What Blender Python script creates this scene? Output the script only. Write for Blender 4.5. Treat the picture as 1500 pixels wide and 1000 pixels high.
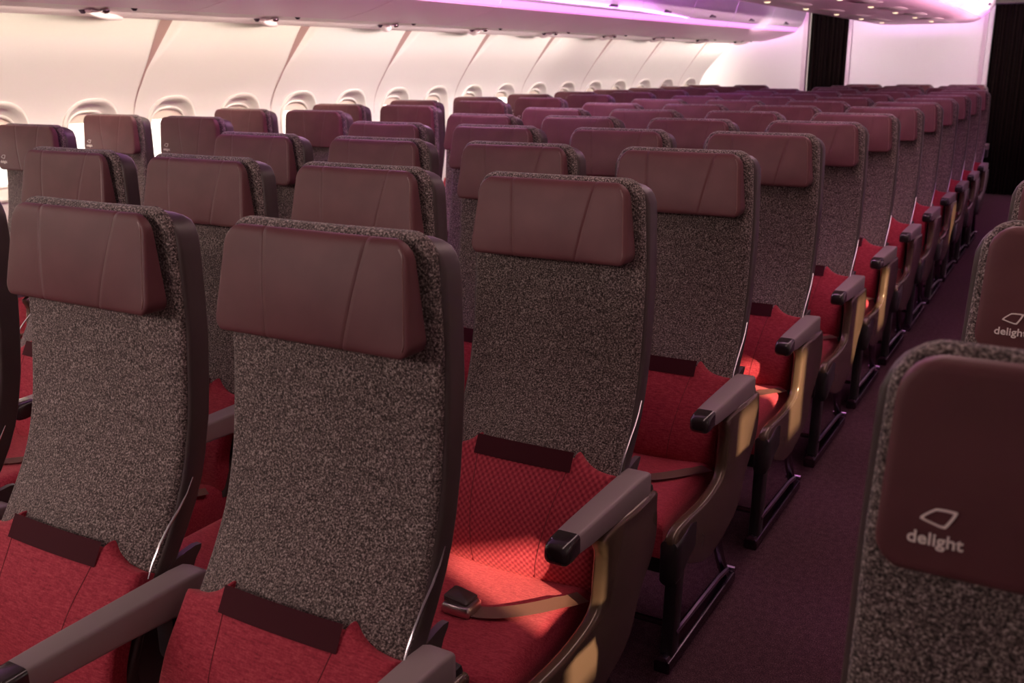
import bpy, bmesh, math, random
from mathutils import Vector, Matrix
random.seed(4)
for o in list(bpy.data.objects): bpy.data.objects.remove(o)
SC = bpy.context.scene
COL = SC.collection

# ------------------------------------------------------------------ camera
cam_d = bpy.data.cameras.new('camera'); cam = bpy.data.objects.new('camera', cam_d); COL.objects.link(cam)
yaw, pit, rol = math.radians(29.894), math.radians(15.653), math.radians(-0.327)
fw = Vector((-math.sin(yaw)*math.cos(pit), math.cos(yaw)*math.cos(pit), -math.sin(pit)))
rt = Vector((math.cos(yaw), math.sin(yaw), 0)); up = rt.cross(fw)
r2 = rt*math.cos(rol)+up*math.sin(rol); u2 = -rt*math.sin(rol)+up*math.cos(rol)
M = Matrix(((r2.x, u2.x, -fw.x, .7467), (r2.y, u2.y, -fw.y, -1.038), (r2.z, u2.z, -fw.z, 1.4316), (0, 0, 0, 1)))
cam.matrix_world = M
cam_d.sensor_width = 36; cam_d.lens = 34.671; cam_d.clip_start = .02
cam_d.dof.use_dof = True; cam_d.dof.focus_distance = 1.95; cam_d.dof.aperture_fstop = 8
SC.camera = cam

# ------------------------------------------------------------------ world, sun, area lights, exposure
w = bpy.data.worlds.new('sky'); SC.world = w; w.use_nodes = True
bg = w.node_tree.nodes['Background']; bg.inputs[0].default_value = (1, .90, .78, 1); bg.inputs[1].default_value = 3.0
SC.view_settings.view_transform = 'Standard'; SC.view_settings.look = 'None'
SC.view_settings.exposure = 0.0; SC.view_settings.gamma = 1; SC.view_settings.use_curve_mapping = False

SUN_DIR = Vector((-.83, .36, -.30)).normalized()
sd = bpy.data.lights.new('low_sun', 'SUN'); sd.energy = 15; sd.color = (1, .68, .42); sd.angle = math.radians(1.2)
so = bpy.data.objects.new('low_sun', sd); COL.objects.link(so)
so.rotation_euler = SUN_DIR.to_track_quat('-Z', 'Y').to_euler(); so.location = (6, -3, 4)

def area(name, loc, target, sx, sy, energy, color, spread=180):
    d = bpy.data.lights.new(name, 'AREA'); d.shape = 'RECTANGLE'; d.size = sx; d.size_y = sy
    d.energy = energy; d.color = color; d.spread = math.radians(spread)
    o = bpy.data.objects.new(name, d); COL.objects.link(o); o.location = loc
    v = (Vector(target)-Vector(loc)).normalized()
    # local Y follows the cabin axis so that size_y runs along it
    z = -v; y = Vector((0, 1, 0)); y = (y - z*y.dot(z)).normalized(); x = y.cross(z)
    o.rotation_euler = Matrix((x, y, z)).transposed().to_euler()
    return o
# cabin ceiling lights over both aisles, wall wash strips, coloured cove strips and added fills
area('aisle_light', (.30, 1.9, 2.24), (0, 1.9, 0), .30, 4.8, 18, (1, .66, .62))
area('aisle_light', (-2.05, 2.6, 2.24), (-1.9, 2.3, 0), .30, 5, 32, (1, .62, .64))
area('rear_fill_light', (-1.7, -2.6, 2.0), (-1.3, 1.2, .5), 1.8, .5, 11.5, (1, .76, .70), 90)  # unseen fill added behind the camera for the seat fronts
area('wall_wash', (-3.06, 1.4, 1.645), (-3.80, 1.4, 1.05), .04, 5.0, 22, (1, .90, .70), 126)
area('wall_wash', (-3.06, 5.6, 1.645), (-3.80, 5.6, 1.05), .04, 3.4, 16.5, (1, .92, .82), 126)
area('wall_wash', (-2.92, 9.1, 1.645), (-3.62, 9.1, 1.05), .04, 3.4, 13.5, (1, .92, .82), 126)
area('cove_strip', (-2.50, 6.0, 1.84), (-2.05, 6.0, 2.3), .05, 9.6, 125, (.74, .20, .95), 95)
area('cove_strip', (-1.58, 5.2, 1.95), (-2.75, 5.2, 1.74), .05, 10.6, 14, (.9, .22, .9), 120)
area('cove_strip', (-.32, 6.8, 1.94), (.3, 6.8, 2.25), .05, 8.2, 9, (.72, .2, 1.0))
area('cove_strip', (.61, 6.4, 1.72), (-1.0, 6.4, 2.22), .05, 8.6, 60, (1, .62, .74), 52)  # added unseen fill for the centre bin undersides; no bin carries it
for bx, be in ((-2.36, 6.3), (.30, 6.3)):  # added pair without fixtures, brightens the front bulkhead
    area('bulkhead_wash', (bx, 9.5, 1.66), (-1.03+(bx+1.03)*.35, 11.1, 1.62), .25, .25, be, (1, .84, .86), 110)
area('bulkhead_wash', (-1.04, 10.86, 2.26), (-1.04, 11.12, 1.0), 1.4, .06, 6, (.86, .42, 1.0))

# ------------------------------------------------------------------ materials
def mat(name, col, rough=.5, metal=0, coat=0, spec=.5):
    m = bpy.data.materials.new(name); m.use_nodes = True
    b = m.node_tree.nodes['Principled BSDF']
    b.inputs['Base Color'].default_value = (*col, 1); b.inputs['Roughness'].default_value = rough
    b.inputs['Metallic'].default_value = metal; b.inputs['Coat Weight'].default_value = coat
    b.inputs['Specular IOR Level'].default_value = spec
    return m
def nd(m, t, **k):
    n = m.node_tree.nodes.new(t)
    for a, v in k.items(): setattr(n, a, v)
    return n
def ln(m, a, b): m.node_tree.links.new(a, b)
def bsdf(m): return m.node_tree.nodes['Principled BSDF']
def ramp(m, fac, stops):
    r = nd(m, 'ShaderNodeValToRGB')
    while len(r.color_ramp.elements) < len(stops): r.color_ramp.elements.new(.5)
    for e, (p, c) in zip(r.color_ramp.elements, stops): e.position = p; e.color = (*c, 1)
    ln(m, fac, r.inputs[0]); return r.outputs[0]
def bump(m, h, dist, strength=1.0):
    b = nd(m, 'ShaderNodeBump'); b.inputs['Distance'].default_value = dist; b.inputs['Strength'].default_value = strength
    ln(m, h, b.inputs['Height']); ln(m, b.outputs[0], bsdf(m).inputs['Normal'])
def noise(m, scale, detail=2, vec=None, rough=.5):
    n = nd(m, 'ShaderNodeTexNoise'); n.inputs['Scale'].default_value = scale; n.inputs['Detail'].default_value = detail
    n.inputs['Roughness'].default_value = rough
    if vec is None: vec = nd(m, 'ShaderNodeTexCoord').outputs['Object']
    ln(m, vec, n.inputs['Vector']); return n.outputs['Fac']
def emis(name, col, s):
    m = bpy.data.materials.new(name); m.use_nodes = True; b = bsdf(m)
    b.inputs['Base Color'].default_value = (*col, 1)
    b.inputs['Emission Color'].default_value = (*col, 1); b.inputs['Emission Strength'].default_value = s
    return m
def math_(m, op, a, b=None, clamp=False):
    n = nd(m, 'ShaderNodeMath', operation=op); n.use_clamp = clamp
    for i, v in enumerate((a, b)):
        if v is None: continue
        if isinstance(v, (int, float)): n.inputs[i].default_value = v
        else: ln(m, v, n.inputs[i])
    return n.outputs[0]

# speckled grey weave of the backrests
FABRIC = mat('speckled_weave', (.08, .05, .045), .92, spec=.15)
h = noise(FABRIC, 320, 2.5, rough=.6)
ln(FABRIC, ramp(FABRIC, h, [(.35, (.026, .018, .018)), (.46, (.098, .072, .070)), (.56, (.205, .158, .150)), (.68, (.48, .40, .38))]), bsdf(FABRIC).inputs['Base Color'])
bump(FABRIC, h, .003, .8)
bsdf(FABRIC).inputs['Sheen Weight'].default_value = .25
# red upholstery, fine weave
def red(name, weave, diamond):
    m = mat(name, (.36, .03, .045), .8, spec=.2)
    tc = nd(m, 'ShaderNodeTexCoord').outputs['Object']; sx = nd(m, 'ShaderNodeSeparateXYZ'); ln(m, tc, sx.inputs[0])
    ax = sx.outputs[0]; up_ = sx.outputs[2] if diamond else sx.outputs[1]
    n1 = noise(m, 260, 2)
    if diamond:
        k = 2*math.pi/.0135
        a = math_(m, 'SINE', math_(m, 'MULTIPLY', ax, k)); b = math_(m, 'SINE', math_(m, 'MULTIPLY', up_, k))
        pat = math_(m, 'MULTIPLY_ADD', math_(m, 'MULTIPLY', a, b), .35); m.node_tree.nodes[-1].inputs[2].default_value = .5
    else:
        mp = nd(m, 'ShaderNodeMapping'); mp.inputs['Scale'].default_value = (60, 420, 420) if weave == 1 else (70, 300, 430); ln(m, tc, mp.inputs[0])
        pat = noise(m, 1.0, 2, mp.outputs[0])
    h = math_(m, 'ADD', math_(m, 'MULTIPLY', pat, .6), math_(m, 'MULTIPLY', n1, .4))
    ln(m, ramp(m, h, [(.25, (.19, .012, .027)), (.48, (.36, .030, .056)), (.75, (.54, .080, .10))]), bsdf(m).inputs['Base Color'])
    bump(m, h, .0016, .6)
    bsdf(m).inputs['Sheen Weight'].default_value = .3; bsdf(m).inputs['Sheen Tint'].default_value = (1, .4, .4, 1)
    return m
RED_BACK = red('red_check_weave', 1, True)
RED_PLAIN = red('red_line_weave', 2, False)
RED_SEAT = red('red_fine_weave', 1, False)
SEAM = mat('red_seam_thread', (.15, .012, .022), .8)
PATCH = mat('dark_maroon_tape', (.052, .007, .013), .7, spec=.12)
# brown leather with two sewn seams
def leather(name, seams):
    m = mat(name, (.20, .082, .080), .46, spec=.30)
    tc = nd(m, 'ShaderNodeTexCoord').outputs['Object']; s = nd(m, 'ShaderNodeSeparateXYZ'); ln(m, tc, s.inputs[0])
    grain = noise(m, 900, 2)
    tot = math_(m, 'MULTIPLY', grain, .06)
    for x0, sl in seams:                       # seam x = x0 + sl*(z-1.125)
        d = math_(m, 'ABSOLUTE', math_(m, 'SUBTRACT', math_(m, 'SUBTRACT', s.outputs[0], x0), math_(m, 'MULTIPLY', math_(m, 'SUBTRACT', s.outputs[2], 1.125), sl)))
        g = math_(m, 'DIVIDE', d, .006, True)
        tot = math_(m, 'ADD', tot, math_(m, 'POWER', g, .6))
    bump(m, tot, .0022, .8)
    cn = noise(m, 14, 3)
    ln(m, ramp(m, cn, [(.3, (.110, .037, .043)), (.7, (.136, .047, .053))]), bsdf(m).inputs['Base Color'])
    return m
LEATHER = leather('brown_leather', [(-.082, -.10), (.083, .20)])
LEATHER_BANK = leather('brown_leather_bank', [(-.045, -.12), (.075, .18)])
PIPING = mat('leather_piping', (.17, .07, .068), .35)
SHELL = mat('dark_plastic', (.060, .040, .040), .42)
BLACK = mat('black_plastic', (.018, .015, .017), .38)
ARMPAD = mat('grey_brown_vinyl', (.265, .205, .215), .5)
ARMCAP = mat('gloss_black_plastic', (.028, .020, .022), .18, coat=.4)
PANEL = mat('satin_graphite_panel', (.115, .076, .052), .25, metal=.3, coat=.25)
n_ = noise(PANEL, 30, 2); bump(PANEL, n_, .0006, .2)
CHROME = mat('chrome', (.62, .58, .62), .16, metal=1)
STEEL = mat('dark_steel', (.16, .12, .16), .25, metal=1)
RAIL = mat('satin_rail', (.34, .28, .36), .24, metal=1)
BELT = mat('brown_webbing', (.17, .085, .065), .5)
bm_n = nd(BELT, 'ShaderNodeTexWave'); bm_n.inputs['Scale'].default_value = 300; ln(BELT, nd(BELT, 'ShaderNodeTexCoord').outputs['Object'], bm_n.inputs['Vector']); bump(BELT, bm_n.outputs['Fac'], .0006, .5)
BUCKLE = mat('brushed_metal', (.62, .52, .52), .3, metal=1)
LOGO = mat('beige_print', (.95, .84, .80), .5)
CARPET = mat('dark_maroon_carpet', (.05, .025, .032), .95, spec=.1)
h = noise(CARPET, 330, 2); h2 = noise(CARPET, 55, 2)
ln(CARPET, ramp(CARPET, math_(CARPET, 'ADD', math_(CARPET, 'MULTIPLY', h, .8), math_(CARPET, 'MULTIPLY', h2, .2)), [(.35, (.042, .016, .026)), (.55, (.115, .053, .072)), (.7, (.24, .12, .15))]), bsdf(CARPET).inputs['Base Color'])
bump(CARPET, h, .006, .8)
WALLM = mat('cream_sidewall', (.80, .74, .70), .55); bump(WALLM, noise(WALLM, 350, 2), .0004, .3)
RIMM = mat('window_surround', (.82, .76, .70), .4)
SHADE = mat('pleated_shade', (.74, .62, .52), .6)
BINM = mat('bin_plastic', (.86, .52, .70), .42); bump(BINM, noise(BINM, 260, 2), .0003, .3)  # pink of the cove light is put into this base colour
BIND = mat('bin_door', (.78, .72, .76), .38)
PSU = mat('service_panel', (.88, .68, .74), .45)  # tint stands in for pink light under the bins
LATCH = mat('bin_latch', (.05, .025, .05), .35)
GROOVE_SHADE = mat('rose_groove_shade', (.36, .215, .205), .6)  # darker rose: shade of the wall grooves put into the colour
CEILM = mat('ceiling_panel', (.78, .73, .76), .5)
BULK = mat('bulkhead_laminate', (.84, .78, .78), .5)
JAMB = mat('bulkhead_trim', (.62, .48, .54), .3)
CURT = mat('curtain_cloth', (.018, .010, .010), .9, spec=.05)
cw = nd(CURT, 'ShaderNodeTexWave', bands_direction='X'); cw.inputs['Scale'].default_value = 9; ln(CURT, nd(CURT, 'ShaderNodeTexCoord').outputs['Object'], cw.inputs['Vector'])
ln(CURT, ramp(CURT, cw.outputs['Fac'], [(.6, (.006, .0035, .0035)), (.98, (.016, .009, .007))]), bsdf(CURT).inputs['Base Color'])
STRIP = emis('violet_light', (.88, .36, .98), 1.05)
BULB = emis('warm_bulb', (1, .78, .50), 1.5)
GLASS = mat('window_glass', (1, 1, 1), .02)
bsdf(GLASS).inputs['Transmission Weight'].default_value = 1; bsdf(GLASS).inputs['IOR'].default_value = 1.02

# ------------------------------------------------------------------ mesh helpers
def link(name, me, parent=None, m=None):
    o = bpy.data.objects.new(name, me); COL.objects.link(o)
    if parent: o.parent = parent
    if m and not me.materials: me.materials.append(m)
    return o
def finish(name, bm, m, parent=None, smooth=True, doubles=1e-5):
    if doubles: bmesh.ops.remove_doubles(bm, verts=bm.verts, dist=doubles)
    bmesh.ops.recalc_face_normals(bm, faces=bm.faces)
    me = bpy.data.meshes.new(name); bm.to_mesh(me); bm.free()
    if smooth:
        for p in me.polygons: p.use_smooth = True
        try: me.set_sharp_from_angle(angle=math.radians(42))
        except Exception: pass
    me.materials.append(m)
    return link(name, me, parent)
def interp(tab, x):
    if x <= tab[0][0]: return tab[0][1]
    for (a, b), (c, d) in zip(tab, tab[1:]):
        if x <= c:
            t = (x-a)/(c-a); return b+(d-b)*t
    return tab[-1][1]
def spl(tab, x):                                   # smooth interpolation
    n = len(tab)
    if x <= tab[0][0]: return tab[0][1]
    if x >= tab[-1][0]: return tab[-1][1]
    for i in range(n-1):
        if x <= tab[i+1][0]:
            x0, y0 = tab[i]; x1, y1 = tab[i+1]; hh = x1-x0; t = (x-x0)/hh
            def sl(j):
                a = max(0, j-1); b = min(n-1, j+1); return (tab[b][1]-tab[a][1])/(tab[b][0]-tab[a][0])
            m0, m1 = sl(i)*hh, sl(i+1)*hh
            return (2*t**3-3*t*t+1)*y0+(t**3-2*t*t+t)*m0+(-2*t**3+3*t*t)*y1+(t**3-t*t)*m1
def grid_faces(bm, g, flip=False):
    for i in range(len(g)-1):
        for j in range(len(g[0])-1):
            q = (g[i][j], g[i][j+1], g[i+1][j+1], g[i+1][j])
            if len(set(q)) < 3: continue
            try: bm.faces.new(q[::-1] if flip else q)
            except ValueError: pass
def edge_steps(half, r, n):                        # positions from -half to half, dense at both ends
    e = [0, .0004, .1*r, .3*r, .6*r, r]
    a = [-half+k for k in e]
    mid = [-half+r+(2*half-2*r)*k/n for k in range(1, n)]
    return a+mid+[-k for k in a[::-1]]
def prof(e, t, r):                                 # height of a pad of thickness t at distance e from its edge
    if e <= .0001: return 0
    r = min(r, t)
    if e >= r: return t
    return t-r+math.sqrt(max(0, r*r-(r-e)**2))
def pad(name, us, vs, P, N, E, t, r, m, parent, extra=None):
    """closed cushion: base surface P(u,v), normal N(u,v), edge distance E(u,v)"""
    bm = bmesh.new(); F = []; B = []
    for v in vs:
        fr = []; br = []
        for u in us:
            p = P(u, v); e = E(u, v)
            hgt = prof(e, t(v) if callable(t) else t, r)+(extra(u, v)*min(1, e/max(r, 1e-6)) if extra and e > .0001 else 0)
            fr.append(bm.verts.new(p+N(u, v)*hgt)); br.append(bm.verts.new(p))
        F.append(fr); B.append(br)
    grid_faces(bm, F); grid_faces(bm, B, True)
    return finish(name, bm, m, parent)
def ring_loft(bm, rings, caps=True):
    vs = [[bm.verts.new(p) for p in r] for r in rings]
    n = len(vs[0])
    for a, b in zip(vs, vs[1:]):
        for i in range(n):
            try: bm.faces.new((a[i], a[(i+1) % n], b[(i+1) % n], b[i]))
            except ValueError: pass
    if caps:
        bm.faces.new(vs[0][::-1]); bm.faces.new(vs[-1])
def rrect(cx, cy, hx, hy, r, k=4):                  # rounded rectangle outline, 2d
    r = min(r, hx*.999, hy*.999); out = []
    for sx, sy, a0 in ((1, 1, 0), (-1, 1, 90), (-1, -1, 180), (1, -1, 270)):
        for i in range(k+1):
            a = math.radians(a0+90*i/k); out.append((cx+sx*(hx-r)+r*math.cos(a), cy+sy*(hy-r)+r*math.sin(a)))
    return out
def tube(bm, pts, r, n=8, flat=1.0):
    rings = []
    for i, p in enumerate(pts):
        p = Vector(p); a = Vector(pts[max(0, i-1)]); b = Vector(pts[min(len(pts)-1, i+1)])
        d = (b-a).normalized(); s = d.cross(Vector((0, 0, 1)))
        if s.length < .05: s = d.cross(Vector((0, 1, 0)))
        s.normalize(); q = s.cross(d)
        rings.append([p+s*(r*math.cos(2*math.pi*k/n))+q*(r*flat*math.sin(2*math.pi*k/n)) for k in range(n)])
    ring_loft(bm, rings)
def box(bm, x0, x1, y0, y1, z0, z1, bev=.004):
    r = bmesh.ops.create_cube(bm, size=1)
    vs = r['verts']
    for v in vs: v.co = Vector(((x0+x1)/2+v.co.x*(x1-x0), (y0+y1)/2+v.co.y*(y1-y0), (z0+z1)/2+v.co.z*(z1-z0)))
    if bev:
        es = {e for v in vs for e in v.link_edges}
        bmesh.ops.bevel(bm, geom=list(es), offset=bev, segments=2, affect='EDGES', profile=.6)
def prism(bm, outline, d0, d1, bev=0, axis='x', k=2):  # outline (y,z) extruded along x, rims rounded
    def pt(a, q): return Vector((a, q[0], q[1]))
    if not bev:
        ring_loft(bm, [[pt(d0, q) for q in outline], [pt(d1, q) for q in outline]]); return
    cx = sum(q[0] for q in outline)/len(outline); cz = sum(q[1] for q in outline)/len(outline)
    n = len(outline)
    def inset(d):
        res = []
        for i in range(n):
            p = Vector(outline[i]); a = Vector(outline[i-1]); b = Vector(outline[(i+1) % n])
            t = (b-a).normalized(); nn = Vector((-t.y, t.x))
            res.append(tuple(p+nn*d*SGN))
        return res
    area_ = sum(outline[i][0]*outline[(i+1) % n][1]-outline[(i+1) % n][0]*outline[i][1] for i in range(n))
    SGN = 1 if area_ > 0 else -1
    rings = []
    for j in range(k+1):
        a = math.pi/2*j/k; rings.append([pt(d0+bev*(1-math.sin(a)), q) for q in inset(bev*(1-math.cos(math.pi/2-a)) if 0 else bev*(1-math.sin(a)))])
    rings = []
    for j in range(k+1):
        a = math.pi/2*j/k
        rings.append([pt(d0+bev*(1-math.sin(a)), q) for q in inset(bev*(1-math.cos(a)))] if 0 else [pt(d0+bev*(1-math.cos(a)), q) for q in inset(bev*(1-math.sin(a)))])
    for j in range(k, -1, -1):
        a = math.pi/2*j/k
        rings.append([pt(d1-bev*(1-math.cos(a)), q) for q in inset(bev*(1-math.sin(a)))])
    ring_loft(bm, rings)
def smooth_outline(pts, n=5):                          # closed Catmull-Rom through pts
    out = []; L = len(pts)
    for i in range(L):
        p0, p1, p2, p3 = (Vector(pts[(i+k-1) % L]) for k in range(4))
        for j in range(n):
            t = j/n
            out.append(tuple(.5*((2*p1)+(p2-p0)*t+(2*p0-5*p1+4*p2-p3)*t*t+(3*p1-p0-3*p2+p3)*t**3)))
    return out
def tag(o, label, cat, group=None):
    o['label'] = label; o['category'] = cat
    if group: o['group'] = group
    return o
def struct(name, bm, m, smooth=False, doubles=1e-5):
    o = finish(name, bm, m, None, smooth, doubles); o['kind'] = 'structure'; return o
def empty(name, loc=(0, 0, 0)):
    o = bpy.data.objects.new(name, None); o.empty_display_size = .05; COL.objects.link(o); o.location = loc; return o
def dup(root, loc):
    def rec(o, par):
        c = o.copy(); COL.objects.link(c)
        for k in ('label', 'category', 'group'):
            if k in c and par is None: del c[k]
        if par: c.parent = par
        for ch in KIDS[o]: rec(ch, c)
        return c
    r = rec(root, None); r.location = loc; return r

# ------------------------------------------------------------------ setting: taper of the cabin
TAP = [(0, 0), (6.7, 0), (7.24, .045), (7.77, .075), (8.31, .115), (8.84, .15), (9.37, .215), (9.9, .27), (10.44, .355), (10.97, .42), (11.2, .45)]
def taper(y): return interp(TAP, y)
WPROF = [(0, -3.66), (.45, -3.74), (.8, -3.775), (1.15, -3.78), (1.22, -3.765), (1.30, -3.727), (1.40, -3.655), (1.46, -3.60), (1.56, -3.505), (1.66, -3.41), (1.72, -3.35)]
def wall_x(z): return spl(WPROF, z)
WY0, WSP = 1.91, .533
YEND = 11.10
SEAM0 = 2.71
def groove(y, z):
    d = (y-SEAM0) % (2*WSP); d = min(d, 2*WSP-d)
    k = max(0, min(1, (z-1.35)/.32)); k = k*k*(3-2*k)*.6+k*.4
    half = .095*k; dep = .036*k
    if d >= half or k <= 0: return 0
    t = max(0, min(1, (half-d)/(half*.55))); return dep*t*t*(3-2*t)
def wpt(y, z, off=0):
    x = wall_x(z)+taper(y)
    # slope normal in x-z plane
    dz = .004; nx = 1; nz = -(wall_x(z+dz)-wall_x(z-dz))/(2*dz); L = math.hypot(nx, nz)
    o = off-groove(y, z)
    return Vector((x+o*nx/L, y, z+o*nz/L))
# window outline: rounded upright opening centre z
WZ, WHX, WHZ = 1.04, .138, .190
def oval(cy, hx, hz, n=64, rr=.115):
    out = []
    for i in range(n):
        a = 2*math.pi*i/n; c, s = math.cos(a), math.sin(a); p = 3.0
        k = (abs(c)**p+abs(s)**p)**(-1/p); out.append((cy+hx*k*c, WZ+hz*k*s))
    return out
bm = bmesh.new()
NS = 16; ZB, ZT = .72, 1.34
wins = [WY0+WSP*i for i in range(-4, 17)]
YST = wins[0]-WSP/2
def rect_ring(cy):
    hx, hz0, hz1 = WSP/2, ZB, ZT; pts = []
    for i in range(NS): pts.append((cy+hx, hz0+(hz1-hz0)*i/NS))
    for i in range(NS): pts.append((cy+hx-2*hx*i/NS, hz1))
    for i in range(NS): pts.append((cy-hx, hz1-(hz1-hz0)*i/NS))
    for i in range(NS): pts.append((cy-hx+2*hx*i/NS, hz0))
    return pts
def ang_match(cy, ring, hx, hz):
    out = []
    for (y, z) in ring:
        a = math.atan2((z-WZ)/(.5*(ZT-ZB)), (y-cy)/(WSP/2)); c, s = math.cos(a), math.sin(a); p = 2.7
        k = (abs(c)**p+abs(s)**p)**(-1/p); out.append((cy+hx*k*c, WZ+hz*k*s))
    return out
for cy in wins:
    if cy+WSP/2 > YEND+.3: continue
    R = rect_ring(cy); O = ang_match(cy, R, WHX+.036, WHZ+.036)
    loops = []
    for k in range(7):
        t = k/6
        loops.append([bm.verts.new(wpt(R[i][0]+(O[i][0]-R[i][0])*t, R[i][1]+(O[i][1]-R[i][1])*t)) for i in range(len(R))])
    n = len(R)
    for a, b in zip(loops, loops[1:]):
        for i in range(n): bm.faces.new((a[i], a[(i+1) % n], b[(i+1) % n], b[i]))
YLAST = max(c for c in wins if c+WSP/2 <= YEND+.3)+WSP/2
ycols = [YST+WSP*i/NS for i in range(int(round((YLAST-YST)/WSP*NS))+1)]
fine = sorted(set([round(y, 6) for y in ycols]+[round(SEAM0+2*WSP*k+d, 6) for k in range(-4, 9) for d in (-.096, -.085, -.074, -.063, -.054, -.044, -.035, -.02, -.011, -.005, 0, .005, .011, .02, .035, .044, .054, .063, .074, .085, .096) if YST < SEAM0+2*WSP*k+d < YLAST]))
zs_up = [ZT+(1.74-ZT)*i/16 for i in range(17)]
G = [[bm.verts.new(wpt(y, z)) for y in fine] for z in zs_up]; grid_faces(bm, G)
zs_lo = [0, .15, .3, .45, .6, ZB]
G = [[bm.verts.new(wpt(y, z)) for y in ycols] for z in zs_lo]; grid_faces(bm, G)
wl = struct('wall_left', bm, WALLM, smooth=True)

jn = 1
for k in range(-1, 8):  # tapered bands coloured as the shade inside each panel groove
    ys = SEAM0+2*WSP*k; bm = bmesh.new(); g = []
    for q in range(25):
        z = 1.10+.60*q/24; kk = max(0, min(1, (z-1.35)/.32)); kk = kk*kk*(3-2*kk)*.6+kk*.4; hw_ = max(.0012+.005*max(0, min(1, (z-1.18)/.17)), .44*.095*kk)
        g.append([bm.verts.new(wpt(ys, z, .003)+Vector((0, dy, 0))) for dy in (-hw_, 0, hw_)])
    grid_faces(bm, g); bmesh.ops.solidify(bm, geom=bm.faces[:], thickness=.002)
    struct('trim_%d' % (10+jn), bm, GROOVE_SHADE, smooth=True); jn += 1

# windows of the left wall: surround, shade, glass
SH = [.0, .0, .0, .0, .062, .055, .06, .10, .055, .10, .055, .045, .10, .05, .06, .10, .10, .05, .10, .10, .06]
NW = 48
def win_loop(cy, hx, hz, off):
    out = []
    for i in range(NW):
        a = 2*math.pi*i/NW; c, s = math.cos(a), math.sin(a); p = 2.7
        k = (abs(c)**p+abs(s)**p)**(-1/p); y, z = cy+hx*k*c, WZ+hz*k*s
        q = wpt(y, z, 0); q.x = wall_x(min(z, 1.16))*.5+wall_x(z)*.5+taper(y)+off if off < -.01 else q.x+off
        out.append(q)
    return out
for idx, cy in enumerate(wins):
    if cy+WSP/2 > YEND+.3: continue
    bm = bmesh.new()
    rings = [win_loop(cy, WHX+.048, WHZ+.048, -.002), win_loop(cy, WHX+.046, WHZ+.046, .008), win_loop(cy, WHX+.036, WHZ+.036, .012), win_loop(cy, WHX+.026, WHZ+.026, .006),
             win_loop(cy, WHX+.020, WHZ+.018, -.012), win_loop(cy, WHX+.004, WHZ-.012, -.026), win_loop(cy, WHX+.001, WHZ-.020, -.022), win_loop(cy, WHX-.003, WHZ-.026, -.026), win_loop(cy, WHX-.004, WHZ-.028, -.05)]
    ring_loft(bm, rings, caps=False)
    wn = finish('window_%d' % (idx+1), bm, RIMM); wn['kind'] = 'structure'
    # shade drawn part of the way down
    drop = SH[idx % len(SH)]
    ztop = WZ+WHZ+.01; zb = WZ+WHZ-.045-drop*.6
    bm = bmesh.new(); rows = []
    for j in range(9):
        z = zb+(ztop-zb)*j/8
        rows.append([bm.verts.new((wall_x(1.1)+taper(cy)-.036, cy-WHX-.01+(2*WHX+.02)*i/4, z)) for i in range(5)])
    grid_faces(bm, rows)
    r_ = bmesh.ops.solidify(bm, geom=bm.faces[:], thickness=.004)
    s = finish('window_shade', bm, SHADE, wn)
    bm = bmesh.new(); ring_loft(bm, [win_loop(cy, WHX-.004, WHZ-.026, -.047), win_loop(cy, WHX-.004, WHZ-.026, -.049)])
    finish('window_glass', bm, GLASS, wn)

# floor, ceiling, other walls
def slab(name, x0, x1, y0, y1, z0, z1, m):
    bm = bmesh.new(); box(bm, x0, x1, y0, y1, z0, z1, 0); return struct(name, bm, m)
slab('floor', -3.9, 1.98, -3.1, 12.4, -.06, 0, CARPET)
slab('ceiling', -3.9, 1.98, -3.1, 12.4, 2.30, 2.36, CEILM)
slab('wall_back', -3.9, 1.98, -3.14, -3.08, 0, 2.3, BULK)
slab('wall_front', -3.9, 1.98, 12.2, 12.26, 0, 2.3, BULK)
# left wall behind the camera, closed
slab('trim_1', -3.9, -3.60, -3.08, YST, 0, 1.72, WALLM)
# unseen right wall
RW_X = 1.86; RH = .083
RWIN = []
for n_ in range(8): RWIN += [(-.378+1.462*n_+(.05 if n_ else 0), n_ < 3), (.13+1.462*n_, False), (.59+1.462*n_, n_ in (0, 1, 3, 6)), (.86+1.462*n_, False)]
bm = bmesh.new()
def wbox(y0, y1, z0, z1): box(bm, RW_X, RW_X+.06, y0, y1, z0, z1, 0)
wbox(-3.1, 12.3, 0, .97); wbox(-3.1, 12.3, 1.25, 2.3)
ya = -3.1
for c, _ in RWIN: wbox(ya, c-RH, .97, 1.25); ya = c+RH
wbox(ya, 12.3, .97, 1.25)
struct('wall_right', bm, WALLM)
k0 = len(wins)+1
for k, (c, op) in enumerate(RWIN):
    bm = bmesh.new()
    box(bm, RW_X+.02, RW_X+.03, c-RH-.005, c+RH+.005, 1.225 if op else .965, 1.255, 0)
    struct('window_%d' % (k0+k), bm, SHADE)

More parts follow.
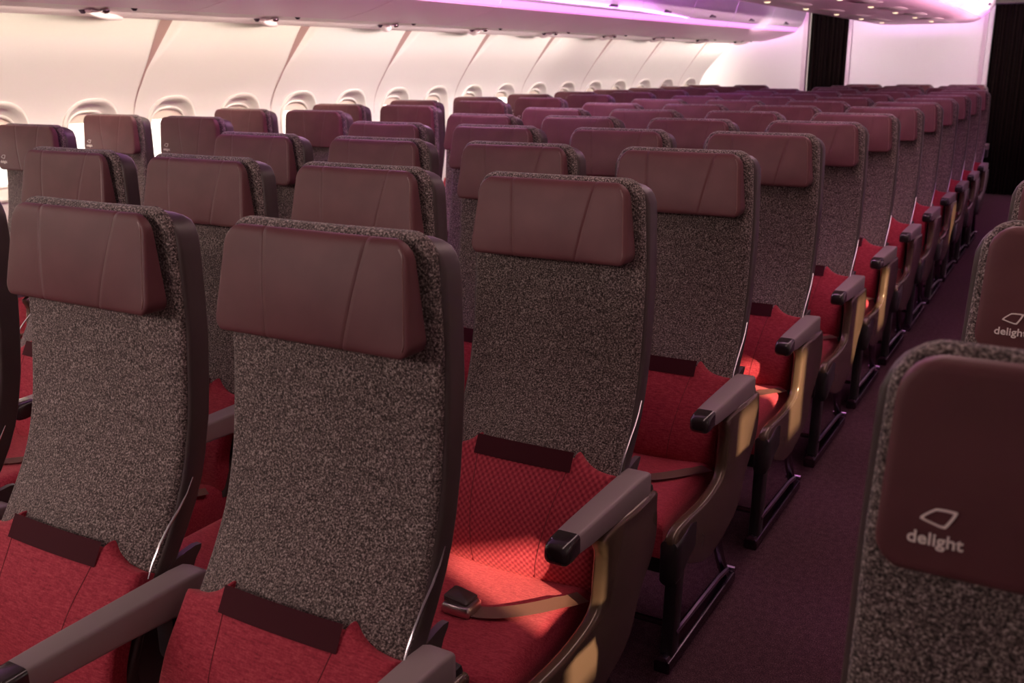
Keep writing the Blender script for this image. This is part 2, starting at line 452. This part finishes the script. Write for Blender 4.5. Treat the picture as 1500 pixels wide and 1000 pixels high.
# front bulkhead panels, trims and curtains
slab('wall_bulkhead_left', -3.75, -2.27, YEND, YEND+.05, 0, 2.3, BULK)
slab('wall_bulkhead_centre', -1.75, -.33, YEND, YEND+.05, 0, 2.3, BULK)
slab('wall_bulkhead_right', .42, 1.95, YEND, YEND+.05, 0, 2.3, BULK)
slab('trim_2', -2.285, -2.235, YEND-.02, YEND+.07, 0, 2.3, JAMB)
slab('trim_3', -1.775, -1.735, YEND-.02, YEND+.07, 0, 2.3, JAMB)
slab('trim_4', -.375, -.335, YEND-.03, YEND+.07, 0, 2.3, JAMB)
slab('trim_5', -.335, -.29, YEND+.02, YEND+.08, 0, 2.3, BULK)
slab('trim_6', .37, .42, YEND-.02, YEND+.07, 0, 2.3, JAMB)
def curtain(x0, x1, label):
    bm = bmesh.new(); n = 140; g = []
    for z in (.015, .5, 1.0, 1.5, 1.9, 2.02):
        row = []
        for i in range(n+1):
            t = i/n; x = x0+(x1-x0)*t
            y = YEND+.12+.022*math.sin(t*(x1-x0)/.055*2*math.pi)*(1-.15*z)+.006*math.sin(t*37+z)
            row.append(bm.verts.new((x, y, z)))
        g.append(row)
    grid_faces(bm, g); bmesh.ops.solidify(bm, geom=bm.faces[:], thickness=.003)
    o = finish('curtain', bm, CURT); tag(o, label, 'curtain')
    bm = bmesh.new(); tube(bm, [(x0-.02, YEND+.12, 2.03), (x1+.02, YEND+.12, 2.03)], .012); finish('curtain_rail', bm, STEEL, o)
curtain(-2.235, -1.775, 'narrow black pleated curtain closing the doorway left of the wide white front wall')
curtain(-.29, .38, 'black pleated curtain at the end of the carpeted aisle, right of the white front wall')

# ------------------------------------------------------------------ overhead bins
def bshift(y): return .5*taper(y)
BIN_W = 1.066; BY0 = SEAM0-.29-3*BIN_W
# section of the left bin, wall side to aisle: (x, z)
S_PSU = [(-3.44, 1.70), (-3.40, 1.662), (-3.30, 1.663), (-3.10, 1.675), (-2.95, 1.692)]
S_VAL = [(-2.95, 1.692), (-2.86, 1.706), (-2.75, 1.730), (-2.62, 1.768), (-2.555, 1.790)]
S_STR = [(-2.553, 1.791), (-2.542, 1.806), (-2.53, 1.832)]
S_DOOR = [(-2.528, 1.834), (-2.49, 1.87), (-2.46, 1.95), (-2.44, 2.04), (-2.43, 2.14), (-2.43, 2.29)]
def sweep(bm, sec, y0, y1, sh, gap=.0, thick=.012, mirror=None, n=4):
    g = []
    for j in range(n+1):
        y = y0+gap+(y1-y0-2*gap)*j/n
        g.append([bm.verts.new(((x+sh(y)) if mirror is None else mirror(x), y, z)) for x, z in sec])
    grid_faces(bm, g)
    bmesh.ops.recalc_face_normals(bm, faces=bm.faces)
    bmesh.ops.solidify(bm, geom=bm.faces[:], thickness=thick)
ORD = ['first', 'second', 'third', 'fourth', 'fifth', 'sixth', 'seventh', 'eighth', 'ninth', 'tenth', 'eleventh', 'twelfth', 'thirteenth', 'fourteenth', 'fifteenth']
nb = 0
for k in range(1, 12):
    y0 = BY0+BIN_W*k; y1 = min(y0+BIN_W, YEND-.01)
    if y1-y0 < .2: continue
    yc = y0+BIN_W/2
    root = empty('overhead_bin', (0, 0, 0)); root.location = (-2.9+bshift(yc), yc, 1.66)
    off = Vector(root.location)
    def part(name, bm, m, par=root, smooth=True):
        for v in bm.verts: v.co -= off
        return finish(name, bm, m, par, smooth)
    sh = lambda y: bshift(y)
    shw = lambda y: taper(y)
    def sh_mix(y): return bshift(y)
    bm = bmesh.new()
    g = []
    for j in range(5):
        y = y0+.002+(y1-y0-.004)*j/4
        g.append([bm.verts.new((x+(taper(y) if x < -3.2 else bshift(y)), y, z)) for x, z in S_PSU])
    grid_faces(bm, g); bmesh.ops.recalc_face_normals(bm, faces=bm.faces); bmesh.ops.solidify(bm, geom=bm.faces[:], thickness=.01)
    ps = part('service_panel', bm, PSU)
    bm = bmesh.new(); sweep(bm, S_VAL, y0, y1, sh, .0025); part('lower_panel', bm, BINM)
    bm = bmesh.new(); sweep(bm, S_STR, y0, y1, sh, .006, .006); part('light_strip', bm, STRIP)
    bm = bmesh.new(); sweep(bm, S_DOOR, y0, y1, sh, .003); dr = part('bin_door', bm, BIND)
    bm = bmesh.new(); box(bm, -2.512+bshift(yc), -2.478+bshift(yc), yc-.075, yc+.075, 1.848, 1.876, .005); part('latch', bm, LATCH, dr)
    # swept fairing, air nozzle and vents of the service panel, near the panel joint
    ys = y0+.29+.98
    tx = bshift(ys)
    bm = bmesh.new(); rings = []
    for j in range(11):
        t = j/10; y = ys-.28-.40*t; wdt = .004+.075*math.sin(math.pi*min(1, t*.62+.0))**.8*(1-t*.75); hh = .004+.022*math.sin(math.pi*min(1, .15+t*.7))
        cx = -3.34+.27*t**1.2+taper(ys)*.7; zc = 1.664+.008*t
        rings.append([Vector((cx+wdt*math.cos(a), y, zc-hh*math.sin(a) if math.sin(a) > 0 else zc)) for a in [2*math.pi*q/14 for q in range(14)]])
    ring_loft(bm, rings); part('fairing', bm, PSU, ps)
    bm = bmesh.new(); bmesh.ops.create_uvsphere(bm, u_segments=14, v_segments=8, radius=.022)
    for v in bm.verts: v.co = Vector((v.co.x, v.co.y, v.co.z*.7))+Vector((-3.06+tx, ys-.60, 1.672))
    part('air_nozzle', bm, CHROME, ps)
    for (vx, vy) in ((-3.13, ys-.66), (-2.99, ys-.50)):
        bm = bmesh.new(); bmesh.ops.create_cone(bm, cap_ends=True, segments=12, radius1=.008, radius2=.022, depth=.02)
        for v in bm.verts: v.co += Vector((vx+tx, vy, 1.668 if vx < -3.05 else 1.682))
        part('vent', bm, LATCH, ps)
    if nb == 0: lab = 'pinkish overhead bin nearest the top left corner, above the first whole wall panel'
    else: lab = 'mauve left-hand overhead bin with violet light strip, %s along the row from the picture edge' % ORD[nb]
    tag(root, lab, 'overhead bin', 'overhead bins along the window wall'); nb += 1

# centre bins hanging over the middle block
CXB = -.965
C_UND = [(0, 1.850), (.30, 1.850), (.42, 1.853), (.49, 1.862), (.535, 1.880), (.56, 1.900)]
C_STR = [(.562, 1.902), (.60, 1.935), (.635, 1.958)]
C_SIDE = [(.637, 1.960), (.665, 2.02), (.68, 2.10), (.68, 2.29)]
CB_Y = [YEND-.06-1.062*k for k in range(8, -1, -1)]
nb = 0
for a, b in zip(CB_Y, CB_Y[1:]):
    yc = (a+b)/2; root = empty('overhead_bin', (CXB, yc, 1.85)); off = Vector(root.location)
    def part(name, bm, m, par=root, smooth=True):
        for v in bm.verts: v.co -= off
        return finish(name, bm, m, par, smooth)
    bm = bmesh.new()
    full = [(-x, z) for x, z in C_UND[::-1]]+C_UND[1:]
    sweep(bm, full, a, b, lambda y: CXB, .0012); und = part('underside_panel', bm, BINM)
    for s in (-1, 1):
        bm = bmesh.new(); sweep(bm, [(s*x, z) for x, z in C_STR], a, b, lambda y: CXB, .004, .006); part('light_strip', bm, STRIP)
        bm = bmesh.new(); sweep(bm, [(s*x, z) for x, z in C_SIDE], a, b, lambda y: CXB, .003); d = part('bin_door', bm, BIND)
        bm = bmesh.new(); box(bm, CXB+s*.672-.012, CXB+s*.672+.012, yc-.06, yc+.06, 1.985, 2.01, .004); part('latch', bm, LATCH, d)
    for s, lx in ((-1, -1.27), (1, -.79)):
        ly = yc-.27
        bm = bmesh.new(); bmesh.ops.create_cone(bm, cap_ends=True, segments=20, radius1=.026, radius2=.034, depth=.02)
        for v in bm.verts: v.co += Vector((lx, ly, 1.846))
        hs = part('light_housing', bm, CHROME, und)
        bm = bmesh.new(); bmesh.ops.create_uvsphere(bm, u_segments=14, v_segments=8, radius=.021)
        for v in bm.verts: v.co = Vector((v.co.x, v.co.y, v.co.z*.4))+Vector((lx, ly, 1.836))
        part('reading_light', bm, BULB, und)
        bm = bmesh.new(); rings = []
        for zz, ins in ((1.853, 0), (1.838, .004), (1.834, .014)):
            rings.append([Vector((x, y, zz)) for x, y in rrect(lx+.10, ly+.38, .085-ins, .23-ins, .08-ins, 6)])
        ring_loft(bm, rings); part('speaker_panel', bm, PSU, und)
    tag(root, 'centre overhead bin above the middle seats with two small lights, %s from the front wall' % ('nearest' if nb == 7 else ORD[7-nb]), 'overhead bin', 'centre overhead bins'); nb += 1

# ------------------------------------------------------------------ seats
YF = [(.38, -.19), (.60, -.092), (.634, -.068), (.68, -.040), (.72, -.018), (.76, .000), (.82, .018), (.87, .028), (.97, .040), (1.04, .044), (1.12, .046), (1.25, .045)]
def yf(z): return spl(YF, z)
def ny(z):
    s = (yf(z+.01)-yf(z-.01))/.02
    return Vector((0, -1, s)).normalized()
FW = [(.55, .205), (.75, .201), (1.04, .200), (1.2, .192)]
ZTOP = 1.214; FB = .60
def zlum(x):
    a = abs(x)
    return interp([(0, .644), (.1135, .644), (.1145, .656), (.118, .658), (.124, .653), (.134, .644), (.146, .637), (.16, .632), (.182, .628), (.21, .628)], a)
YL = [(.415, -.160), (.43, -.172), (.46, -.178), (.50, -.172), (.55, -.152), (.60, -.122), (.64, -.098), (.70, -.066)]
def make_seat(name, arms, logo, legx=.20):
    root = empty(name)
    P_ = []
    # --- speckled fabric cover of the backrest
    r = .012; tk = .016
    vs = edge_steps((ZTOP-FB)/2, r, 34); us = edge_steps(1.0, .06, 26)
    zc = (ZTOP+FB)/2; RC = .045
    def half(z):
        w = interp(FW, z); d = ZTOP-z
        if d < RC: w = w-RC+math.sqrt(max(0, RC*RC-(RC-d)**2))
        return w
    def conv(x, z):
        k = max(0, min(1, (.80-z)/.13)); return .026*k*(1-(x/.2)**2)
    def Pf(u, v):
        z = zc+v; x = half(z)*u; n = ny(z)
        return Vector((x, yf(z), z))-n*tk+Vector((0, -conv(x, z)-.006*(1-u*u), 0))
    def Ef(u, v): return min((1-abs(u))*half(zc+v), ZTOP-(zc+v), (zc+v)-FB)
    P_.append(pad('backrest_cover', us, vs, Pf, lambda u, v: ny(zc+v), Ef, tk, r, FABRIC, root))
    # --- plastic shell behind it
    bm = bmesh.new(); rings = []
    zz = [.40, .44, .5, .56, .62, .68, .72, .76, .8, .86, .92, 1.0, 1.08, 1.14, 1.165, 1.18, 1.19, 1.198, 1.203, 1.206]
    for z in zz:
        w_ = .206 if z < 1.0 else .206-.006*(z-1.0)/.2
        d = 1.206-z
        if d < .05: w_ = w_-.05+math.sqrt(max(0, .05**2-(.05-d)**2))
        y0 = yf(z)+.010; dep = .046 if z > .72 else .046-.012*(.72-z)/.3
        if d < .012: dep = dep*(.55+.45*d/.012)
        rings.append([Vector((x, y, z)) for x, y in rrect(0, y0+dep/2, max(w_, .02), dep/2, .007, 3)])
    ring_loft(bm, rings); sh = finish('backrest_shell', bm, SHELL, root)
    # --- headrest
    HB, HT = (1.047, 1.207) if not logo else (1.030, 1.210)
    hbw, htw = (.184, .169) if not logo else (.186, .180)
    RR = .030 if not logo else .036
    def hw(z):
        t = (z-HB)/(HT-HB); w = hbw+(htw-hbw)*t
        for d, R in ((HT-z, RR), (z-HB, RR*.8)):
            if d < R: w = w-R+math.sqrt(max(0, R*R-(R-d)**2))
        return w
    hc = (HB+HT)/2; hv = edge_steps((HT-HB)/2, .009, 14)
    more = [(HT-HB)/2-RR*k for k in (.12, .3, .5, .75)]; hv = sorted(set(hv+more+[-q for q in more]))
    hu = edge_steps(1.0, .048, 26)
    base = lambda z: .036-.006*max(0, (z-HB)/(HT-HB))
    front = (lambda z: -.008+(z-HB)/(HT-HB)*.028) if not logo else (lambda z: .002+(z-HB)/(HT-HB)*.012)
    def Ph(u, v): z = hc+v; return Vector((hw(z)*u, base(z), z))
    def Eh(u, v): return min((1-abs(u))*hw(hc+v), .8*((HT-HB)/2-v), (HT-HB)/2+v)
    def exh(u, v):
        z = hc+v; bow = .006*(1-u*u)*(1-(2*v/(HT-HB))**2)
        return bow
    hr = pad('headrest', hu, hv, Ph, lambda u, v: Vector((0, -1, 0)), Eh, lambda v: base(hc+v)-front(hc+v), .008, LEATHER_BANK if logo else LEATHER, root, exh)
    if not logo:                       # stitched piping round the front edge
        bm = bmesh.new(); pts = []
        for zq, s in [(HB+.012+(HT-HB-.024)*i/20, 1) for i in range(21)]:
            z = zq; pts.append(Vector((hw(z)-.010, front(z)+.0001, z)))
        tube(bm, pts, .0016, 6)
        finish('piping', bm, PIPING, hr)
    else:
        lx, lz = -.138, HB+.041
        fy = front(lz)-.0034
        tb = bpy.data.curves.new('logo_lettering', 'FONT'); tb.body = 'delight'; tb.size = .0150; tb.extrude = .0006; tb.offset = .00025; tb.align_x = 'CENTER'; tb.resolution_u = 3
        to = bpy.data.objects.new('tmp_lettering', tb); COL.objects.link(to); bpy.context.view_layer.update()
        me = bpy.data.meshes.new_from_object(to.evaluated_get(bpy.context.evaluated_depsgraph_get())); bpy.data.objects.remove(to)
        me.name = 'logo_lettering'; me.materials.clear(); me.materials.append(LOGO)
        for v in me.vertices: v.co = Vector((v.co.x*1.05+lx, fy-v.co.z-.0005, lz-.012+v.co.y))
        link('logo_lettering', me, hr)
        # rounded four-sided emblem outline
        em = [(-.019, .019), (-.002, .034), (.0225, .033), (.011, .0105), (.004, .009)]
        ol = smooth_outline([(-.019, .0185), (-.016, .0225), (-.006, .0310), (.000, .0338), (.0185, .0338), (.0215, .0305), (.012, .0120), (.0075, .0100), (.002, .0108), (-.0165, .0165)], 4)
        bm = bmesh.new(); n = len(ol); cxm = sum(q[0] for q in ol)/n; czm = sum(q[1] for q in ol)/n
        rr_ = []
        for kx, yy in ((1, 0), (1, -.0012), (.78, -.0012), (.78, 0)):
            rr_.append([bm.verts.new((lx+.66*(cxm+(q[0]-cxm)*kx), fy+yy, lz-.002+.66*(czm+(q[1]-czm)*kx))) for q in ol])
        for a, b in zip(rr_, rr_[1:]+rr_[:1]):
            for i in range(n): bm.faces.new((a[i], a[(i+1) % n], b[(i+1) % n], b[i]))
        finish('logo_emblem', bm, LOGO, hr)
    # --- red lower back cushion with its dark patch
    ZBm = .417
    us = sorted(edge_steps(.203, .014, 22)+[s*x for s in (-1, 1) for x in (.104, .1134, .1146, .117, .120, .123, .126, .132, .138, .144, .15, .16, .17)])
    vs = [0, .002, .008, .02, .04, .06]+[.06+.88*i/14 for i in range(1, 14)]+[.94, .96, .975, .985, .993, .998, 1]
    def zl(u, v): return ZBm+v*(zlum(u)-ZBm)
    def Pl(u, v): z = zl(u, v); return Vector((u, spl(YL, z)+.036+.007*max(0, min(1, (z-.55)/.1)), z))
    def Nl(u, v):
        z = zl(u, v); s = (spl(YL, z+.01)-spl(YL, z-.01))/.02; return Vector((0, -1, s)).normalized()
    def El(u, v): z = zl(u, v); return min(.203-abs(u), z-ZBm, zlum(u)-z)
    lum = pad('lumbar_cushion', us, vs, Pl, Nl, El, .036, .014, RED_PLAIN, root, lambda u, v: .010*(1-(u/.203)**2))
    bm = bmesh.new(); g = []
    for i in range(5):
        z = .638+.037*i/4
        g.append([bm.verts.new(Vector((-.114+.228*j/12, min(spl(YL, z)-.006-.010*(1-((-.114+.228*j/12)/.203)**2)*.9, yf(z)-.0275*max(0, min(1, (.80-z)/.13))*(1-((-.114+.228*j/12)/.2)**2)-.0085), z))) for j in range(13)])
    grid_faces(bm, g); bmesh.ops.solidify(bm, geom=bm.faces[:], thickness=-.012); finish('dark_patch', bm, PATCH, lum)
    for s in (-1, 1):                  # sewn seam running down from the patch corner
        bm = bmesh.new(); pts = []
        for i in range(14):
            z = .640-.216*i/13; xx = s*(.110-.040*i/13); zv = (z-ZBm)/(zlum(xx)-ZBm); pts.append(Pl(xx, zv)+Nl(xx, zv)*(prof(El(xx, zv), .036, .014)+.010*(1-(xx/.203)**2)*min(1, max(El(xx, zv), 0)/.014)+.0001))
        tube(bm, pts, .0009, 5); finish('seam', bm, SEAM, lum)
    # --- seat cushion
    CY0, CY1 = -.535, -.115; cyc = (CY0+CY1)/2
    us = edge_steps(.203, .04, 20); vs = edge_steps((CY1-CY0)/2, .05, 20)
    def Pc(u, v): return Vector((u, cyc+v, .325+.020*max(0, 1-(v+(CY1-CY0)/2)/.10)*0))
    def Ec(u, v): return min(.203-abs(u), (CY1-CY0)/2-abs(v))
    def exc(u, v): return -.010*(1-(u/.203)**2)+.012*(-(v)/.2)*0-.006*max(0, -v/.21)**2
    cu = pad('seat_cushion', us, vs, Pc, lambda u, v: Vector((0, 0, 1)), Ec, .106, .040, RED_SEAT, root, exc)
    bm = bmesh.new(); box(bm, -.205, .205, -.51, -.05, .27, .325, .012); finish('seat_frame', bm, BLACK, root)
    # --- belt
    def ctop(x, y): return .431+exc(x, y-cyc)
    bm = bmesh.new(); g = []
    for i in range(19):
        t = i/18; x = .030+.165*t; y = -.350+.140*t**2.0; z = ctop(x, y)+.004+.004*math.sin(math.pi*t)
        if t > .85: z = ctop(.165, y)+.004
        d = Vector((1, 2*.140*t/.165, 0)).normalized(); s = Vector((-d.y, d.x, 0))
        g.append([bm.verts.new(Vector((x, y, z))+s*q+Vector((0, 0, -.0*abs(q)))) for q in (-.021, -.018, 0, .018, .021)])
    grid_faces(bm, g); bmesh.ops.solidify(bm, geom=bm.faces[:], thickness=.0025); be = finish('seat_belt', bm, BELT, root)
    bm = bmesh.new(); rings = []
    zb_ = ctop(0, -.35)+.001
    for zq, ins in ((0, .002), (.004, 0), (.016, 0), (.021, .003), (.022, .008)):
        rings.append([Vector((x, y, zb_+zq)) for x, y in rrect(.006, -.354, .031-ins, .027-ins, .007)])
    ring_loft(bm, rings); bk = finish('buckle', bm, BUCKLE, be)
    bm = bmesh.new()
    ring_loft(bm, [[Vector((x, y, zb_+zq+(.006 if x < 0 else 0))) for x, y in rrect(.002, -.350, .027-i_, .022-i_, .006)] for zq, i_ in ((.018, 0), (.026, 0), (.029, .003))])
    finish('buckle_flap', bm, SHELL, bk)
    # --- silver trims low on the backrest sides
    for s in ((-1, 1) if len([a for a in arms if a[2] < 0]) else (1,)):
        bm = bmesh.new(); pts = [(s*x, y, z) for x, y, z in [(.207, .030, .765), (.208, .014, .742), (.209, -.006, .722), (.2095, -.030, .702), (.209, -.052, .678), (.208, -.070, .652), (.207, -.082, .628)]]
        tube(bm, pts, .0024, 7, .6); finish('side_trim', bm, CHROME, root)
        bm = bmesh.new(); prism(bm, smooth_outline([(.035, .64), (-.02, .635), (-.055, .615), (-.085, .58), (-.10, .54), (-.12, .45), (-.02, .42), (.0, .5), (.01, .6)], 3), s*.196, s*.2075); finish('side_bracket', bm, SHELL, root)
    # --- armrests
    def arm(cx, aisle, sgn):
        bm = bmesh.new(); rings = []
        st = [(-.346, .0235, .638, .598), (-.30, .0245, .639, .594), (-.2, .0255, .6395, .590), (-.12, .026, .640, .585), (-.06, .0265, .640, .580), (-.03, .0265, .638, .578), (-.018, .024, .632, .582), (-.012, .018, .625, .590)]
        for y, hx, zt, zb2 in st:
            rings.append([Vector((cx+x, y, z)) for x, z in rrect(0, (zt+zb2)/2, hx, (zt-zb2)/2, .0065, 3)])
        ring_loft(bm, rings); a_ = finish('armrest', bm, ARMPAD, root)
        bm = bmesh.new(); rings = []
        for y, hx, zt, zb2, rr in ((-.3465, .0240, .6385, .5975, .008), (-.375, .0242, .637, .594, .009), (-.390, .0235, .634, .594, .011), (-.397, .0205, .630, .598, .011), (-.3995, .014, .624, .604, .009)):
            rings.append([Vector((cx+x, y, z)) for x, z in rrect(0, (zt+zb2)/2, hx, (zt-zb2)/2, rr, 3)])
        ring_loft(bm, rings); finish('armrest_cap', bm, ARMCAP, a_)
        bm = bmesh.new(); box(bm, cx-.022, cx+.022, -.10, .01, .50, .60, .012); finish('arm_hinge', bm, BLACK, root)
        if aisle:
            ol = smooth_outline([(-.005, .588), (.006, .545), (.002, .46), (-.055, .385), (-.098, .305), (-.18, .268), (-.33, .248), (-.46, .290), (-.565, .348), (-.588, .385), (-.572, .418), (-.515, .424), (-.376, .418), (-.262, .436), (-.243, .49), (-.236, .540), (-.232, .588)], 4)
            inn = cx-sgn*.004; out = cx+sgn*.024
            bm = bmesh.new(); prism(bm, ol, min(inn, out), max(inn, out), .009, k=3)
            # the stem swells outward between armrest and base
            for v in bm.verts:
                if v.co.z > .34:
                    k = math.exp(-((v.co.z-.52)/.09)**2)*math.exp(-((v.co.y+.09)/.10)**2)
                    if (v.co.x-cx)*sgn > .006: v.co.x += sgn*.022*k
            pn = finish('side_panel', bm, PANEL, root)
            bm = bmesh.new()
            sl_ = [(cx+sgn*.0225, -.40+.012*math.sin(math.pi*t/8), .345-.035*t/8) for t in range(9)]
            tube(bm, sl_, .0022, 6); finish('recline_slot', bm, BLACK, pn)
            bm = bmesh.new(); rings = []
            for y, k in ((-.595, .6), (-.585, 1), (-.55, 1), (-.49, .9), (-.40, .7)):
                rings.append([Vector((cx+sgn*.008+x, y, z)) for x, z in rrect(0, .345+(.02 if y > -.5 else 0), .020*k, .055*k, .014)])
            ring_loft(bm, rings); finish('panel_nose', bm, BLACK, pn)
    for cx, aisle, sgn in arms: arm(cx, aisle, sgn)
    # --- legs and floor rail
    lx = legx
    bm = bmesh.new(); ring_loft(bm, [[Vector((lx+x, yy+y, z)) for x, y in rrect(0, 0, .016, .026, .006, 2)] for z, yy in ((.02, -.455), (.10, -.445), (.29, -.43))])
    fl = finish('leg', bm, BLACK, root)
    bm = bmesh.new(); tube(bm, [(lx, -.02, .04), (lx, -.075, .12), (lx, -.12, .20), (lx, -.16, .285)], .014, 8); finish('leg', bm, STEEL, root)
    bm = bmesh.new(); tube(bm, [(lx+.012, -.45, .088), (lx+.012, -.30, .083), (lx+.012, -.12, .077), (lx+.012, -.04, .066)], .008, 8); rl = finish('leg_rail', bm, RAIL, root)
    bm = bmesh.new(); ring_loft(bm, [[Vector((lx+x, y, z)) for x, z in rrect(0, .017, .020, .016, .006, 2)] for y in (-.50, -.48, 0, .02)]); finish('floor_track', bm, STEEL, root)
    for ends, rr in (([(lx, -.46, .03), (lx, -.50, .03)], .016), ([(lx-.02, -.02, .06), (lx+.03, -.02, .06)], .009)):
        bm = bmesh.new(); tube(bm, ends, rr, 8); finish('foot_bolt', bm, RAIL, root)
    bm = bmesh.new(); tube(bm, [(lx, -.44, .10), (-.2, -.44, .10)], .008, 6); finish('cross_bar', bm, STEEL, root)
    bm = bmesh.new(); tube(bm, [(lx-.03, -.42, .26), (-.2, -.42, .26)], .016, 8); finish('front_beam', bm, BLACK, root)
    return root

XC = -.188; S = .51; PITCH = .731
AR = (.229, True, 1); AL = (-.229, True, -1); MR = (.255, False, 1)
proto = {
    'aisle': make_seat('cabin_seat', [AR], False),
    'mid': make_seat('cabin_seat', [MR], False),
    'left': make_seat('cabin_seat', [MR, AL], False, -.20),
    'w0': make_seat('cabin_seat', [AR], True),
    'w1': make_seat('cabin_seat', [MR], True),
    'r': make_seat('cabin_seat', [AL], True, -.20),
}
KIDS = {}
for o in list(bpy.data.objects):
    KIDS.setdefault(o, [])
for o in list(bpy.data.objects):
    if o.parent: KIDS[o.parent].append(o)
used = set()
def place(kind, x, y, label, group):
    r = proto[kind]
    if kind in used: o = dup(r, (x, y, 0))
    else: used.add(kind); o = r; r.location = (x, y, 0)
    return tag(o, label, 'seat', group)
ROWN = ['nearest', 'second', 'third', 'fourth', 'fifth', 'sixth', 'seventh', 'eighth', 'ninth', 'tenth', 'eleventh', 'twelfth']
GC = 'seats of the middle block'
place('aisle', XC, 0, 'big front centre seat with charcoal back, brown headrest and dark patch over red cushion', GC)
place('mid', XC-S, 0, 'front-row charcoal and red seat with brown headrest, left of the big front centre seat', GC)
place('mid', XC-2*S, 0, 'front-row seat cut off by the left picture edge, only its dark side showing', GC)
COLN = ['right-aisle end seat', 'second seat in from the right aisle', 'third seat in from the right aisle', 'left-aisle end seat']
for r in range(1, 12):
    for c in range(4):
        k = 'aisle' if c == 0 else ('left' if c == 3 else 'mid')
        if r == 1 and c == 0: lab = 'charcoal and red aisle seat with sunlit cushion and belt buckle, behind the big front seat'
        elif r == 3 and c == 0: lab = 'aisle seat of the middle block, fourth row, its lower red back in bright sun'
        else: lab = 'brown-headed charcoal seat, middle block, %s row back, %s' % (ROWN[r], COLN[c])
        st = place(k, XC-c*S, r*PITCH, lab, GC)
        if r == 1 and c == 0:                   # this one back cushion has the checked cloth
            for ch in st.children:
                if ch.name.startswith('lumbar_cushion'):
                    ch.material_slots[0].link = 'OBJECT'; ch.material_slots[0].material = RED_BACK
for i, r in enumerate((12, 13, 14)):
    for c, nm in enumerate(('right end', 'middle', 'left end')):
        place('mid', XC-.205-c*S, r*PITCH, '%s seat of the far three-seat row %s the white front wall' % (nm, ('two rows short of', 'one row short of', 'right before')[i]), GC)
W1 = {3: -3.355, 4: -3.225, 5: -3.162, 6: -3.127, 7: -3.10, 8: -3.07, 9: -3.035, 10: -3.022, 11: -3.0, 12: -2.97, 13: -2.93}
W0 = {2: -2.938, 3: -2.815, 4: -2.714, 5: -2.653}
GW = 'seats of the window block'
for r in range(2, 14):
    x0 = W0.get(r, W1.get(r, 0)+.51)
    n_ = r-2
    place('w0', x0, r*PITCH, 'backlit brown-headed seat of the window block, aisle side, %s of its column' % ROWN[n_], GW)
    if r in W1: place('w1', W1[r], r*PITCH, 'dark seat beside the left cabin windows, %s of the window column' % ROWN[r-3], GW)
GR = 'seats across the right aisle'
place('r', .820, -.25, 'large dark seat at lower right with pale delight logo on its brown headrest', GR)
place('r', .825, -.25+PITCH, 'dark seat with delight logo cut by the right edge, behind the large right seat', GR)
place('r', .825, -.25+2*PITCH, 'seat at the right edge showing only a sliver of grey fabric, third back', GR)
